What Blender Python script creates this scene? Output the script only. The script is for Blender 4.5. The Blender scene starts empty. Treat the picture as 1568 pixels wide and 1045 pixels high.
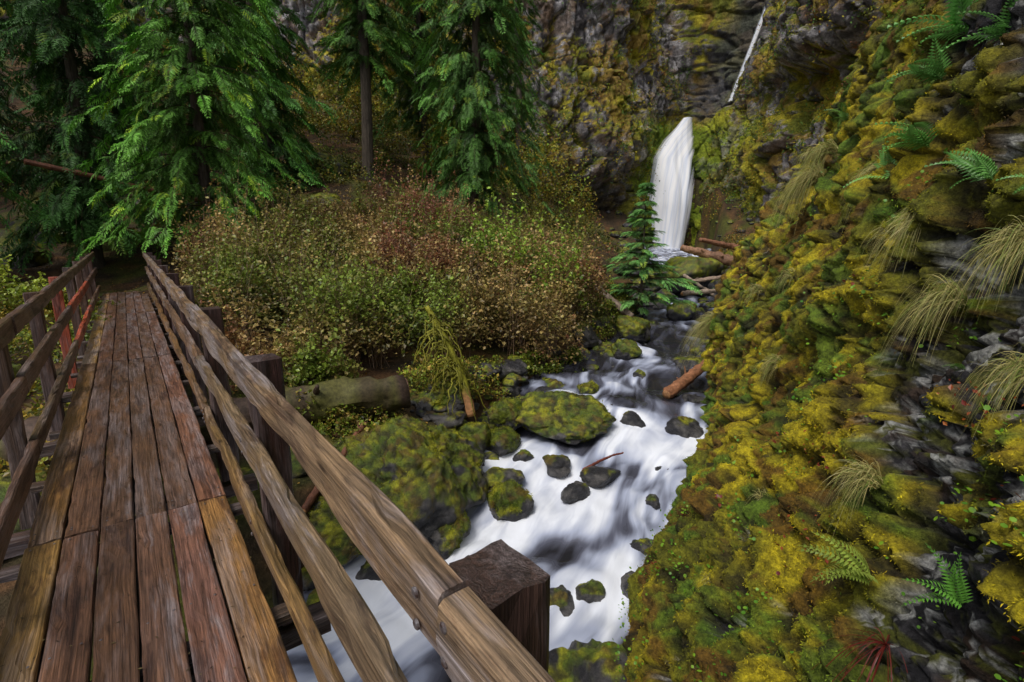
import bpy, math, numpy as np
from mathutils import Vector
rng=np.random.default_rng(7)
S=bpy.context.scene
# ---------------- noise ----------------
def _h(ix,iy,iz,s):
    h=(ix.astype(np.int64)*374761393+iy.astype(np.int64)*668265263+iz.astype(np.int64)*2147483647+s*974711)&0xffffffff
    h=((h^(h>>13))*1274126177)&0xffffffff
    h=((h^(h>>16))*2246822519)&0xffffffff
    return (h^(h>>15))&0xffffffff
def vnoise(p,s=0):
    p=np.asarray(p,float); f=np.floor(p); i=f.astype(np.int64); t=p-f; t=t*t*t*(t*(t*6-15)+10)
    r=0
    for dx in(0,1):
        for dy in(0,1):
            for dz in(0,1):
                w=(t[:,0] if dx else 1-t[:,0])*(t[:,1] if dy else 1-t[:,1])*(t[:,2] if dz else 1-t[:,2])
                r=r+w*(_h(i[:,0]+dx,i[:,1]+dy,i[:,2]+dz,s)/4294967295.0)
    return r*2-1
def fbm(p,o=4,s=0,g=.5):
    p=np.asarray(p,float); a=1;r=0;n=0
    for k in range(o):
        r=r+a*vnoise(p*(2.03**k)+k*17.3,s+k); n+=a; a*=g
    return r/n
def ridged(p,o=4,s=0):
    p=np.asarray(p,float); a=1;r=0;n=0
    for k in range(o):
        r=r+a*(1-2*np.abs(vnoise(p*(2.1**k)+k*9.1,s+k))); n+=a; a*=.5
    return r/n
def cell(p,s=0):
    p=np.asarray(p,float); i=np.floor(p).astype(np.int64); b=np.full(len(p),9.); c=np.zeros(len(p)); b2=np.full(len(p),9.)
    for dx in(-1,0,1):
        for dy in(-1,0,1):
            for dz in(-1,0,1):
                j=i+np.array([dx,dy,dz]); h=_h(j[:,0],j[:,1],j[:,2],s)
                q=np.stack([(h&1023)/1023.,((h>>10)&1023)/1023.,((h>>20)&1023)/1023.],1)
                d=np.sqrt(((j+q-p)**2).sum(1)); m=d<b
                b2=np.where(m,b,np.minimum(b2,d)); c=np.where(m,(h%997)/997.,c); b=np.where(m,d,b)
    return b,b2,c
def sm(x,a,b):
    t=np.clip((x-a)/(b-a),0,1); return t*t*(3-2*t)
def mixc(a,b,t):
    t=np.asarray(t)[...,None]; return np.asarray(a,float)*(1-t)+np.asarray(b,float)*t
def nz_(v): return v/np.maximum(np.linalg.norm(v,axis=-1,keepdims=True),1e-9)
# ---------------- mesh helpers ----------------
def mkmesh(name,V,Q,C=None,mats=(),smooth=True,mi=None,parent=None,extra=None):
    V=np.ascontiguousarray(V,dtype=np.float32); Q=np.ascontiguousarray(Q,dtype=np.int32)
    me=bpy.data.meshes.new(name); k=Q.shape[1]
    me.vertices.add(len(V)); me.vertices.foreach_set('co',V.ravel())
    me.loops.add(Q.size); me.loops.foreach_set('vertex_index',Q.ravel())
    me.polygons.add(len(Q)); me.polygons.foreach_set('loop_start',np.arange(0,Q.size,k,dtype=np.int32))
    if mi is not None: me.polygons.foreach_set('material_index',np.asarray(mi,dtype=np.int32))
    me.polygons.foreach_set('use_smooth',np.full(len(Q),smooth))
    me.update(calc_edges=True)
    if C is not None:
        a=me.attributes.new('Col','FLOAT_COLOR','POINT'); c=np.ones((len(V),4),np.float32); c[:,:3]=C
        a.data.foreach_set('color',c.ravel())
    if extra is not None:
        a=me.attributes.new('bco','FLOAT_VECTOR','POINT'); a.data.foreach_set('vector',np.ascontiguousarray(extra,dtype=np.float32).ravel())
    for m in mats: me.materials.append(m)
    ob=bpy.data.objects.new(name,me); S.collection.objects.link(ob)
    if parent: ob.parent=parent
    return ob
class Acc:
    def __init__(s): s.V=[];s.Q=[];s.C=[];s.M=[];s.E=[];s.n=0
    def add(s,V,Q,C,mi=0,E=None):
        V=np.asarray(V,float).reshape(-1,3); Q=np.asarray(Q).reshape(-1,4)
        C=np.broadcast_to(np.asarray(C,float),(len(V),3))
        s.V.append(V); s.Q.append(Q+s.n); s.C.append(C); s.M.append(np.full(len(Q),mi)); s.n+=len(V)
        if E is not None: s.E.append(E)
    def make(s,name,mats,smooth=True,parent=None):
        return mkmesh(name,np.concatenate(s.V),np.concatenate(s.Q),np.concatenate(s.C),mats,smooth,np.concatenate(s.M),parent,np.concatenate(s.E) if s.E else None)
def inst(acc,tv,tf,tc,M,pos,sc,col,mi=0):
    K=len(pos); n=len(tv)
    if K==0: return
    V=np.einsum('kij,nj->kni',M,tv)*np.asarray(sc).reshape(-1,1,1)+pos[:,None,:]
    Q=(tf[None]+(np.arange(K)*n)[:,None,None]).reshape(-1,4)
    C=col[:,None,:]*np.asarray(tc).reshape(1,n,1)
    acc.add(V.reshape(-1,3),Q,C.reshape(-1,3),mi)
def frames(f,u):
    f=nz_(f); s=nz_(np.cross(u,f)); return np.stack([f,s,np.cross(f,s)],-1)
def rdir(k): return nz_(rng.normal(size=(k,3)))
def gridq(nu,nv):
    i=np.arange((nu-1)*(nv-1)); a=(i//(nv-1))*nv+i%(nv-1)
    return np.stack([a,a+nv,a+nv+1,a+1],1)
def strips(acc,P,W,side,C,mi=0):
    K,n,_=P.shape; W=np.broadcast_to(W,(K,n)); off=side[:,None,:]*W[...,None]*.5
    V=np.stack([P-off,P+off],2).reshape(K*n*2,3)
    b=np.arange(n-1)*2; q=np.stack([b,b+1,b+3,b+2],1)
    Q=(q[None]+(np.arange(K)*n*2)[:,None,None]).reshape(-1,4)
    C=np.asarray(C)
    if C.ndim==2: C=np.repeat(C[:,None,:],n,1)
    acc.add(V,Q,np.repeat(C.reshape(K*n,3),2,0),mi)
def tube(acc,P,R,C,sides=10,mi=0,rough=0,seed=0,cap=True,E=True):
    P=np.asarray(P,float); n=len(P); R=np.broadcast_to(np.asarray(R,float),(n,))
    T=nz_(np.gradient(P,axis=0)); ref=np.array([0,0,1.]) if abs(T[:,2]).mean()<.8 else np.array([1.,0,0])
    A=nz_(np.cross(T,ref)); B=np.cross(T,A); th=np.linspace(0,2*np.pi,sides+1)
    rad=R[:,None,None]*np.ones((n,sides+1,1)); 
    D=A[:,None]*np.cos(th)[None,:,None]+B[:,None]*np.sin(th)[None,:,None]
    V=P[:,None]+D*rad
    if rough:
        V=V+D*rad*(rough*(fbm(np.c_[np.tile(np.cos(th),n)*1.5,np.tile(np.sin(th),n)*1.5,np.repeat(np.arange(n),sides+1)*.6]+seed,3)).reshape(n,sides+1,1))
    if cap:
        c0=np.repeat(P[:1,None],sides+1,1)+0*V[:1]; c1=np.repeat(P[-1:,None],sides+1,1)+0*V[-1:]
        V=np.concatenate([c0,V,c1],0); n2=n+2
    else: n2=n
    C=np.asarray(C,float)
    if C.ndim==2:
        if cap: C=np.concatenate([C[:1],C,C[-1:]])
        C=np.repeat(C,sides+1,0)
    acc.add(V,gridq(n2,sides+1),C,mi)
def catmull(P,m):
    P=np.asarray(P,float); n=len(P); P=np.vstack([2*P[0]-P[1],P,2*P[-1]-P[-2]]); out=[]
    for i in range(n-1):
        t=np.linspace(0,1,m,endpoint=False)[:,None]; a,b,c,d=P[i:i+4]
        out.append(.5*((2*b)+(c-a)*t+(2*a-5*b+4*c-d)*t**2+(3*b-a-3*c+d)*t**3))
    out.append(P[-2][None]); return np.vstack(out)
# ---------------- materials ----------------
class N:
    def __init__(s,name):
        s.m=bpy.data.materials.new(name); s.m.use_nodes=True; s.t=s.m.node_tree; s.t.nodes.clear()
        s.out=s.n('ShaderNodeOutputMaterial')
    def n(s,ty,**k):
        x=s.t.nodes.new(ty)
        for a,b in k.items(): setattr(x,a,b)
        return x
    def l(s,a,b): s.t.links.new(a,b)
    def noise(s,vec,scale,det=6,rough=.6,dist=0):
        x=s.n('ShaderNodeTexNoise'); x.inputs['Scale'].default_value=scale; x.inputs['Detail'].default_value=det; x.inputs['Roughness'].default_value=rough; x.inputs['Distortion'].default_value=dist
        if vec is not None: s.l(vec,x.inputs['Vector'])
        return x.outputs['Fac']
    def rng(s,v,a,b,c,d):
        x=s.n('ShaderNodeMapRange'); s.l(v,x.inputs[0])
        for i,q in enumerate((a,b,c,d)): x.inputs[i+1].default_value=q
        return x.outputs[0]
    def math(s,op,a,b=None):
        x=s.n('ShaderNodeMath',operation=op)
        for i,q in enumerate((a,b)):
            if q is None: continue
            if isinstance(q,(int,float)): x.inputs[i].default_value=q
            else: s.l(q,x.inputs[i])
        return x.outputs[0]
    def mix(s,f,a,b,bt='MIX'):
        x=s.n('ShaderNodeMix',data_type='RGBA',blend_type=bt)
        for i,q in ((0,f),(6,a),(7,b)):
            if isinstance(q,(int,float)): x.inputs[i].default_value=q
            elif isinstance(q,tuple): x.inputs[i].default_value=(*q,1)
            else: s.l(q,x.inputs[i])
        return x.outputs[2]
    def gray(s,v):
        x=s.n('ShaderNodeCombineColor'); 
        for i in range(3): s.l(v,x.inputs[i])
        return x.outputs[0]
    def ramp(s,v,stops):
        x=s.n('ShaderNodeValToRGB'); s.l(v,x.inputs[0]); e=x.color_ramp.elements
        while len(e)<len(stops): e.new(.5)
        for k,(p,c) in enumerate(stops): e[k].position=p; e[k].color=(*c,1)
        return x.outputs[0]
def M_vcol(name,rough=.8,vs=20,vamt=.5,bs=40,bstr=.4,bdist=.02,trans=0,spec=.3,vs2=None,stretch=None,gain=1.):
    g=N(name); at=g.n('ShaderNodeAttribute',attribute_name='Col'); tc=g.n('ShaderNodeTexCoord').outputs['Object']
    if stretch:
        mp=g.n('ShaderNodeMapping'); mp.inputs['Scale'].default_value=stretch; g.l(tc,mp.inputs[0]); tc=mp.outputs[0]
    col=at.outputs['Color']
    if vamt:
        f=g.rng(g.noise(tc,vs,5,.7),.3,.7,(1-vamt)*gain,(1+vamt)*gain); col=g.mix(1.,col,g.gray(f),'MULTIPLY')
        if vs2:
            f=g.rng(g.noise(tc,vs2,4,.7),.35,.65,1-vamt*.7,1+vamt*.7); col=g.mix(1.,col,g.gray(f),'MULTIPLY')
    b=g.n('ShaderNodeBsdfPrincipled'); g.l(col,b.inputs['Base Color']); b.inputs['Roughness'].default_value=rough; b.inputs['Specular IOR Level'].default_value=spec
    if bstr:
        bp=g.n('ShaderNodeBump'); bp.inputs['Strength'].default_value=bstr; bp.inputs['Distance'].default_value=bdist
        g.l(g.noise(tc,bs,5,.75),bp.inputs['Height']); g.l(bp.outputs[0],b.inputs['Normal'])
    if trans:
        t=g.n('ShaderNodeBsdfTranslucent'); g.l(col,t.inputs[0]); mx=g.n('ShaderNodeMixShader'); mx.inputs[0].default_value=trans
        g.l(b.outputs[0],mx.inputs[1]); g.l(t.outputs[0],mx.inputs[2]); g.l(mx.outputs[0],g.out.inputs[0])
    else: g.l(b.outputs[0],g.out.inputs[0])
    return g.m
m_leaf=M_vcol('leaf_material',.4,vamt=0,bstr=0,trans=.25,spec=.4)
m_moss=M_vcol('moss_tuft_material',.7,vamt=0,bstr=0,trans=0,spec=.2)
m_needle=M_vcol('conifer_needle_material',.5,vamt=0,bstr=0,trans=0,spec=.3)
m_bark=M_vcol('bark_material',.9,vs=6,vamt=.5,bs=8,bstr=.8,bdist=.05,stretch=(3,3,.6),gain=1.)
m_ground=M_vcol('forest_floor_material',.9,vs=3,vamt=.45,bs=9,bstr=.9,bdist=.08,vs2=16)
m_wall=M_vcol('mossy_rock_material',.7,vs=45,vamt=.6,bs=80,bstr=1.,bdist=.03,vs2=14,spec=.35,gain=1.1)
m_boulder=M_vcol('boulder_material',.45,vs=12,vamt=.45,bs=40,bstr=.9,bdist=.03,vs2=45,spec=.5)
m_cliff=M_vcol('cliff_material',.85,vs=1.6,vamt=.5,bs=2.5,bstr=.9,bdist=.35,vs2=6,gain=1.3)
m_log=M_vcol('driftwood_material',.65,vs=14,vamt=.55,bs=30,bstr=.7,bdist=.01,stretch=(1,1,1))
def M_wood():
    g=N('weathered_wood_material'); at=g.n('ShaderNodeAttribute',attribute_name='Col').outputs['Color']; bc=g.n('ShaderNodeAttribute',attribute_name='bco').outputs['Vector']
    def mp(sc):
        x=g.n('ShaderNodeMapping'); x.inputs['Scale'].default_value=sc; g.l(bc,x.inputs[0]); return x.outputs[0]
    broad=g.noise(mp((.22,6,6)),1.5,3,.5,.25)
    ring=g.math('ABSOLUTE',g.math('SINE',g.math('MULTIPLY',broad,50.0)))
    fine=g.noise(mp((3,120,120)),2,5,.7,.1); fib=g.noise(mp((.9,34,34)),2,5,.65,.2)
    blot=g.noise(mp((.8,4.5,4.5)),1.3,6,.7,.3)
    blot2=g.noise(mp((1.3,7,7)),1.1,6,.7,.5)
    blot3=g.noise(mp((2.2,3,3)),1.0,6,.7,.3)
    spk=g.noise(mp((18,30,30)),2,4,.8)
    vo=g.n('ShaderNodeTexVoronoi'); vo.inputs['Scale'].default_value=1; g.l(mp((1.7,8,2)),vo.inputs['Vector'])
    knot=g.rng(vo.outputs['Distance'],.04,.11,1,0)
    f=g.rng(fine,.3,.7,.4,1.6); f2=g.rng(fib,.3,.7,.45,1.5); f3=g.rng(ring,0,.8,.6,1.12)
    col=g.mix(1.,at,g.gray(f),'MULTIPLY'); col=g.mix(1.,col,g.gray(f2),'MULTIPLY'); col=g.mix(.7,col,g.mix(1.,col,g.gray(f3),'MULTIPLY'))
    col=g.mix(g.rng(blot3,.42,.68,0,.6),col,g.mix(1.,col,(1.6,1.45,1.1),'MULTIPLY'))
    wz=g.rng(blot,.47,.58,0,1.); wf=g.math('MULTIPLY',wz,g.rng(fib,.3,.55,.25,1))
    silver=g.mix(1.,(.29,.255,.26),g.gray(f),'MULTIPLY'); silver=g.mix(1.,silver,g.gray(f2),'MULTIPLY')
    sepc=g.n('ShaderNodeSeparateColor'); g.l(at,sepc.inputs[0]); amt=g.rng(sepc.outputs[2],.044,.07,.3,.85)
    col=g.mix(g.math('MULTIPLY',wf,amt),col,silver)
    dark=g.rng(blot2,.52,.62,0,.8); col=g.mix(dark,col,g.mix(1.,col,(.28,.22,.21),'MULTIPLY'))
    col=g.mix(g.rng(spk,.62,.7,0,.5),col,g.mix(1.,col,(.3,.3,.3),'MULTIPLY'))
    col=g.mix(g.math('MULTIPLY',knot,.85),col,(.018,.01,.007))
    b=g.n('ShaderNodeBsdfPrincipled'); g.l(col,b.inputs['Base Color']); g.l(g.rng(blot2,.3,.7,.25,.6),b.inputs['Roughness']); b.inputs['Specular IOR Level'].default_value=.5
    hh=g.math('ADD',g.math('MULTIPLY',fine,.6),g.math('ADD',fib,g.math('MULTIPLY',ring,.2)))
    bp=g.n('ShaderNodeBump'); bp.inputs['Strength'].default_value=.85; bp.inputs['Distance'].default_value=.007; g.l(hh,bp.inputs['Height']); g.l(bp.outputs[0],b.inputs['Normal'])
    g.l(b.outputs[0],g.out.inputs[0]); return g.m
m_wood=M_wood()
def M_water():
    g=N('stream_water_material'); at=g.n('ShaderNodeAttribute',attribute_name='Col').outputs['Color']; bc=g.n('ShaderNodeAttribute',attribute_name='bco').outputs['Vector']
    sep=g.n('ShaderNodeSeparateColor'); g.l(at,sep.inputs[0]); foam=sep.outputs[0]
    x=g.n('ShaderNodeMapping'); x.inputs['Scale'].default_value=(.8,3.6,1); g.l(bc,x.inputs[0])
    n1=g.noise(x.outputs[0],1.3,3,.45,.7)
    f=g.math('ADD',foam,g.rng(n1,.3,.7,-.16,.16))
    col=g.ramp(f,[(.0,(.022,.021,.025)),(.3,(.10,.105,.14)),(.58,(.40,.44,.56)),(1.0,(.86,.89,.95))])
    b=g.n('ShaderNodeBsdfPrincipled'); g.l(col,b.inputs['Base Color']); g.l(g.rng(f,.1,.7,.14,.8),b.inputs['Roughness']); b.inputs['IOR'].default_value=1.33
    x2=g.n('ShaderNodeMapping'); x2.inputs['Scale'].default_value=(1.6,4,1); g.l(bc,x2.inputs[0])
    bp=g.n('ShaderNodeBump'); bp.inputs['Strength'].default_value=.35; bp.inputs['Distance'].default_value=.05; g.l(g.noise(x2.outputs[0],1.5,2,.5,.4),bp.inputs['Height']); g.l(bp.outputs[0],b.inputs['Normal'])
    g.l(b.outputs[0],g.out.inputs[0]); return g.m
m_water=M_water()
def M_fall():
    g=N('waterfall_material'); at=g.n('ShaderNodeAttribute',attribute_name='Col').outputs['Color']; sep=g.n('ShaderNodeSeparateColor'); g.l(at,sep.inputs[0])
    bc=g.n('ShaderNodeAttribute',attribute_name='bco').outputs['Vector']
    x=g.n('ShaderNodeMapping'); x.inputs['Scale'].default_value=(1.7,.06,1); g.l(bc,x.inputs[0])
    n1=g.noise(x.outputs[0],1.4,4,.5,.1)
    col=g.mix(g.rng(n1,.33,.56,0,1),(.66,.72,.85),(.98,.98,.99))
    b=g.n('ShaderNodeBsdfPrincipled'); g.l(col,b.inputs['Base Color']); b.inputs['Roughness'].default_value=.9
    a=g.math('ADD',sep.outputs[0],g.rng(n1,.3,.7,-.3,.2)); g.l(g.rng(a,.1,.65,0,1),b.inputs['Alpha'])
    g.l(b.outputs[0],g.out.inputs[0]); return g.m
m_fall=M_fall()
def M_metal():
    g=N('galvanised_bolt_material'); tc=g.n('ShaderNodeTexCoord').outputs['Object']; f=g.noise(tc,60,5)
    b=g.n('ShaderNodeBsdfPrincipled'); g.l(g.mix(g.rng(f,.35,.65,0,1),(.09,.05,.04),(.3,.29,.3)),b.inputs['Base Color']); b.inputs['Metallic'].default_value=.6; b.inputs['Roughness'].default_value=.5
    g.l(b.outputs[0],g.out.inputs[0]); return g.m
m_metal=M_metal()
# ---------------- terrain ----------------
SP=np.array([(-11,-6,-3.2,2.4),(-6.5,-1.8,-2.9,2.3),(-3.2,1.5,-2.6,2.1),(-.6,4.0,-2.38,2.1),(.5,5.4,-2.27,1.95),(1.1,6.7,-2.08,2.0),(1.7,8.0,-1.85,2.35),(2.5,9.6,-1.6,2.0),(3.1,11.4,-1.48,1.7),(3.9,13.2,-1.38,1.35),(5.0,15.3,-1.2,1.15),(6.4,19,-1.0,1.2),(8.2,24,-.85,1.4),(11,33,-.8,2),(15,46,-.6,3),(17.2,57,-.4,4.5)])
SC=catmull(SP,24)
CP=np.array([(-1.7,7,-1.55),(-3,7.5,-1.25),(-3.2,9,-1.1),(-1,9.5,-1.25),(1,11.2,-1.25),(0,14,-.55),(2,15,-.8),(2.5,18,-.3),(-4,12,-.5),(-8,10,-.7),(-10.5,14.2,-.05),(-11.8,16,0),(-9,16.5,.5),(-5,18,.9),(-6.7,25,3.9),(-1.5,22,1.2),(3,24,.3),(0,30,2.5),(5,35,.8),(-15,25,3.5),(-13.8,17,.6),(-25,20,2.5),(-20,35,9),(-5,40,7),(-35,30,8),(-30,45,14),(-8,50,10),(4,50,2.),(10,50,.5),(12,30,0),(9,20,-.2),(7,14,-.5),(6.5,11,-.5),(14,22,1),(20,35,1.5),(22,48,1),(18,12,3),(30,20,5),(-6,5,-1.5),(-9,7,-1.2),(-12,10,-.7),(-14,6,-1),(-10,1,-1.9),(-5,-5,-1.5),(0,-2,-1.2),(1.5,-3,-.4),(0,-6,0),(3,-2,0),(5,2,.5),(7,6,.5),(10,0,3),(-6,-9,-.5),(-20,-5,-1),(-20,8,.3),(-17,13,.2),(-40,0,2),(-60,20,14),(-60,60,30),(40,60,12),(60,0,14),(0,-40,6),(-40,-40,6),(40,-40,10),(0,80,20),(60,80,20)],float)
def rk(a,b): return np.sqrt(((a[:,None]-b[None])**2).sum(-1)+.3)
_A=rk(CP[:,:2],CP[:,:2]); _A=np.block([[_A,np.ones((len(CP),1))],[np.ones((1,len(CP))),np.zeros((1,1))]]); _w=np.linalg.solve(_A,np.r_[CP[:,2],0])
def ground(x,y,detail=True):
    x=np.atleast_1d(np.asarray(x,float)); y=np.atleast_1d(np.asarray(y,float)); out=np.zeros(len(x))
    for a in range(0,len(x),40000):
        s=slice(a,a+40000); P=np.c_[x[s],y[s]]; z=rk(P,CP[:,:2])@_w[:-1]+_w[-1]
        d=np.sqrt(((P[:,None]-SC[None,::3,:2])**2).sum(-1)); i=d.argmin(1); dm=d[np.arange(len(P)),i]; c=SC[::3][i]
        w=sm(dm-c[:,3]*.92,0,1.1); z=(c[:,2]-.45)*(1-w)+np.maximum(z,c[:,2]+.05)*w
        out[s]=z
    if detail:
        p=np.c_[x,y,x*0]; out=out+.12*fbm(p*1.1,4,3)+.35*fbm(p*.25,2,9)*sm(y,14,22)
    return out
def axis(a,b,c,n):
    t=np.linspace(-1,1,n); s=np.sinh(t*3.2)/np.sinh(3.2); return np.where(s<0,c+s*(c-a),c+s*(b-c))
gx=axis(-130,130,-1,360); gy=axis(-110,150,9,360); X,Y=np.meshgrid(gx,gy,indexing='ij'); X=X.ravel();Y=Y.ravel(); Z=ground(X,Y)
p=np.c_[X,Y,Z]; n1=fbm(p*.8,4,21); n2=fbm(p*2.5,3,5)
col=mixc((.045,.03,.016),(.075,.08,.014),sm(n1,-.0,.3)); col=mixc(col,(.12,.06,.025),sm(n2,.0,.3)*.8)
mkmesh('ground',p,gridq(360,360),col,[m_ground])
# ---------------- boulders / rocks ----------------
def icos(n):
    V=[];Q=[];b=0
    t=np.tan(np.linspace(-1,1,n)*np.pi/4)
    A,B=np.meshgrid(t,t,indexing='ij'); o=np.ones_like(A)
    for f in [(o,A,B),(-o,B,A),(B,o,A),(A,-o,B),(A,B,o),(B,A,-o)]:
        V.append(np.stack([q.ravel() for q in f],1)); Q.append(gridq(n,n)+b); b+=n*n
    return nz_(np.vstack(V)),np.vstack(Q)
RV={n:icos(n) for n in (8,18,60)}
MOSS=[(.28,.28,.014),(.13,.16,.012),(.06,.10,.012)]
LEAFV=np.array([(0,0,0),(.5,.32,.08),(1,0,-.05),(.5,-.32,.08)],float); LEAFF=np.array([[0,1,2,3]])
mossacc=Acc()
def rock_geo(x,y,z,r,sx=1,sy=1,sz=.7,n=18,moss=.5,seed=0,dark=1.,tuft=0):
    D,Q=RV[n]; sd=seed*7.77; rr=np.random.default_rng(seed+11)
    pn=nz_(rr.normal(size=(10,3))); ph=rr.uniform(.66,1.0,10)
    dd=D@pn.T; dd=np.where(dd>.05,ph/np.maximum(dd,.05),9); dd=-.09*np.log(np.exp(-dd/.09).sum(1)+np.exp(-1.18/.09)); d=dd+.06
    d=d*(1+.24*fbm(D*1.5+sd,3,1)+.10*ridged(D*3.5+sd,3,4))
    V=D*d[:,None]*r*np.array([sx,sy,sz]); a=seed*2.4; ca,sa=math.cos(a),math.sin(a)
    V=np.c_[V[:,0]*ca-V[:,1]*sa,V[:,0]*sa+V[:,1]*ca,V[:,2]]
    W=V+np.array([x,y,z]); q=W*3.
    k=V[:,2]/(r*sz); mm=sm(k+fbm(q*1.3,4,8)*1.5+moss*2-1.35,0,.35)
    rc=mixc((.024,.023,.026),(.10,.093,.088),sm(fbm(q*2,4,3),-.2,.4))*dark
    mc=mixc(MOSS[1],MOSS[0],sm(fbm(q*1.2,3,11),-.25,.3)); mc=mixc(mc,MOSS[2],sm(fbm(q*3,3,15),-.1,.3)*.8); mc=mixc(mc,(.12,.06,.015),sm(fbm(q*2.3+4,3,16),.12,.4)*.7)
    if n>=18:
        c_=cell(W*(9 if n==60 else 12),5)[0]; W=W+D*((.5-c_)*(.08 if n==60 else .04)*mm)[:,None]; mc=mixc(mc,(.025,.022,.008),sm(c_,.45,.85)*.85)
    C=mixc(rc,mc,mm)
    if tuft:
        c=np.cumsum(mm*(V[:,2]>-.3*r)+1e-9); i=np.searchsorted(c,rng.random(tuft)*c[-1]).clip(0,len(W)-1)
        inst(mossacc,LEAFV*np.array([1,.55,1]),LEAFF,np.array([.5,1,1.5,1]),frames(nz_(D[i]+rdir(tuft)*.9),rdir(tuft)),W[i]+rng.normal(size=(tuft,3))*.012,rng.uniform(.012,.032,tuft),mc[i]*rng.uniform(.7,1.9,(tuft,1)))
    return W,Q,C
def rock(name,*a,**k):
    W,Q,C=rock_geo(*a,**k); return mkmesh(name,W,Q,C,[m_boulder])
water_rocks=[]
R=[(-1.45,6.9,-1.75,.85,1.1,1,.9,60,.85),(-.87,6.15,-2.15,.33,1,1,.9,60,.8),(-1.4,9.1,-1.35,.5,1.1,.9,.7,60,.65),(-.62,8.3,-1.8,.3,1,1,.9,18,.9),(-.2,8.3,-1.85,.28,1.1,1,.8,18,.85),(-.05,8.9,-1.6,.3,1.1,1,.8,18,.8),
(.9,8.85,-1.68,.6,1.25,.9,.6,60,.9),(2.2,8.8,-1.72,.24,1.1,.9,.7,18,.15),(3.0,8.4,-1.72,.32,1.1,.9,.7,18,.25),(-.14,7.2,-2.02,.26,1.1,.9,.7,18,.5),(-.06,6.65,-2.12,.27,1.1,1,.85,18,.7),(.74,7.6,-1.95,.22,1.1,1,.7,18,.4),(.93,6.9,-2.06,.18,1,1,.8,18,.1),(1.32,7.25,-2.0,.24,1.4,1,.6,18,.1),
(.91,5.1,-2.3,.16,1,1,.8,18,.5),(1.44,5.1,-2.32,.19,1,1,.8,18,.25),(1.66,5.8,-2.22,.17,1,1,.8,18,.4),(.57,4.95,-2.36,.18,1,1,.7,18,.1),(.85,3.5,-2.3,.55,1.1,1,.75,60,.3),(1.35,4.3,-2.34,.16,1,1,.7,18,.1),(-.75,7.3,-2.0,.22,1,1,.7,18,.2),(-1.0,7.7,-1.8,.25,1,1,.8,18,.4),(-.85,6.75,-2.0,.17,1,1,.8,18,.1),(-2.0,6.1,-1.95,.65,1.2,1,.8,60,.8),(-2.4,7.3,-1.6,.45,1.2,1,.7,18,.7),(1.6,10.3,-1.55,.22,1.1,1,.7,18,.7),(3.6,9.6,-1.6,.22,1.1,1,.7,18,.2),(2.4,7.5,-2.0,.13,1,1,.6,18,0.),(.2,7.9,-1.95,.15,1,1,.7,18,.5),(1.9,9.6,-1.66,.14,1,1,.7,18,.3),(2.9,11.2,-1.5,.16,1,1,.7,18,.4),(2.0,6.7,-2.1,.12,1,1,.7,18,.0),(-.5,5.5,-2.3,.14,1,1,.7,18,.3)]
for i,r in enumerate(R):
    x,y,z,rr,sx,sy,sz,n,ms=r
    rock('mossy_boulder' if ms>.35 else 'stream_rock',x,y,z,rr,sx,sy,sz,n=n,moss=ms,seed=i+3,tuft=int(14000*rr) if ms>.6 else 0)
    water_rocks.append((x,y,rr*max(sx,sy)))
ac=Acc(); k=0
def along(i0,i1,cnt,lo,hi,rlo,rhi,ms,zoff=.0,side=None):
    global k
    for _ in range(cnt):
        i=rng.integers(int(i0*24),int(i1*24)); c=SC[i]; t=nz_(SC[min(i+1,len(SC)-1),:2]-SC[i-1,:2]); nrm=np.array([-t[1],t[0]])
        sd=side if side else rng.choice([-1,1]); o=c[3]*rng.uniform(lo,hi)+rng.uniform(0,.3); P=c[:2]+nrm*o*sd
        r=rlo*(rhi/rlo)**(rng.random()**1.5); z=max(ground(P[0],P[1])[0],c[2]-.12)+r*.1+zoff
        W,Q,C=rock_geo(P[0],P[1],z,r,rng.uniform(.9,1.5),rng.uniform(.7,1.2),rng.uniform(.5,.85),n=18 if r>.2 else 8,moss=rng.uniform(*ms),seed=k+50)
        ac.add(W,Q,C); k+=1
along(3,7,230,.85,1.5,.04,.25,(0,.75),side=1)
along(6,9,140,.8,1.35,.05,.3,(0,.7))
along(8,12,240,.35,1.8,.07,.42,(0,.7))
along(11,15,150,.4,1.9,.15,.6,(0,.7))
along(0,3,60,.8,1.3,.15,.5,(.3,.9))
ac.make('stream_bank_stones',[m_boulder])
for i,(x,y,z,r,ms) in enumerate([(7.0,20.8,-.1,1.1,.7),(7.9,18.8,-.4,.6,.45),(5.6,16.6,-.95,.4,.6),(9.3,22,.1,.9,.7),(5.3,20.5,-.5,.6,.7),(3.4,14.2,-1.0,.42,.85),(2.9,12.6,-1.25,.32,.85),(5.9,13.6,-1.0,.4,.5),(-9.5,27,4.6,1.3,.8),(-6,22,2.4,.7,.8),(-4.2,23.5,3.,.6,.8),(-8,22.5,2.6,.9,.8),(-14,22,2.6,1.1,.7),(-17,19,1.6,1.,.7),(-16,16.5,.9,.8,.7),(-9,8,-.9,.6,.9),(-7.5,6.2,-1.2,.6,.9),(-5.5,5.3,-1.4,.5,.9),(-3.0,6.9,-1.55,.5,.8),(-3.6,6.0,-1.6,.45,.7)]):
    rock('mossy_boulder',x,y,z,r,1.2,1,.75,n=18,moss=ms,seed=i+400)
mossacc.make('boulder_moss_tufts',[m_moss],smooth=False)
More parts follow.
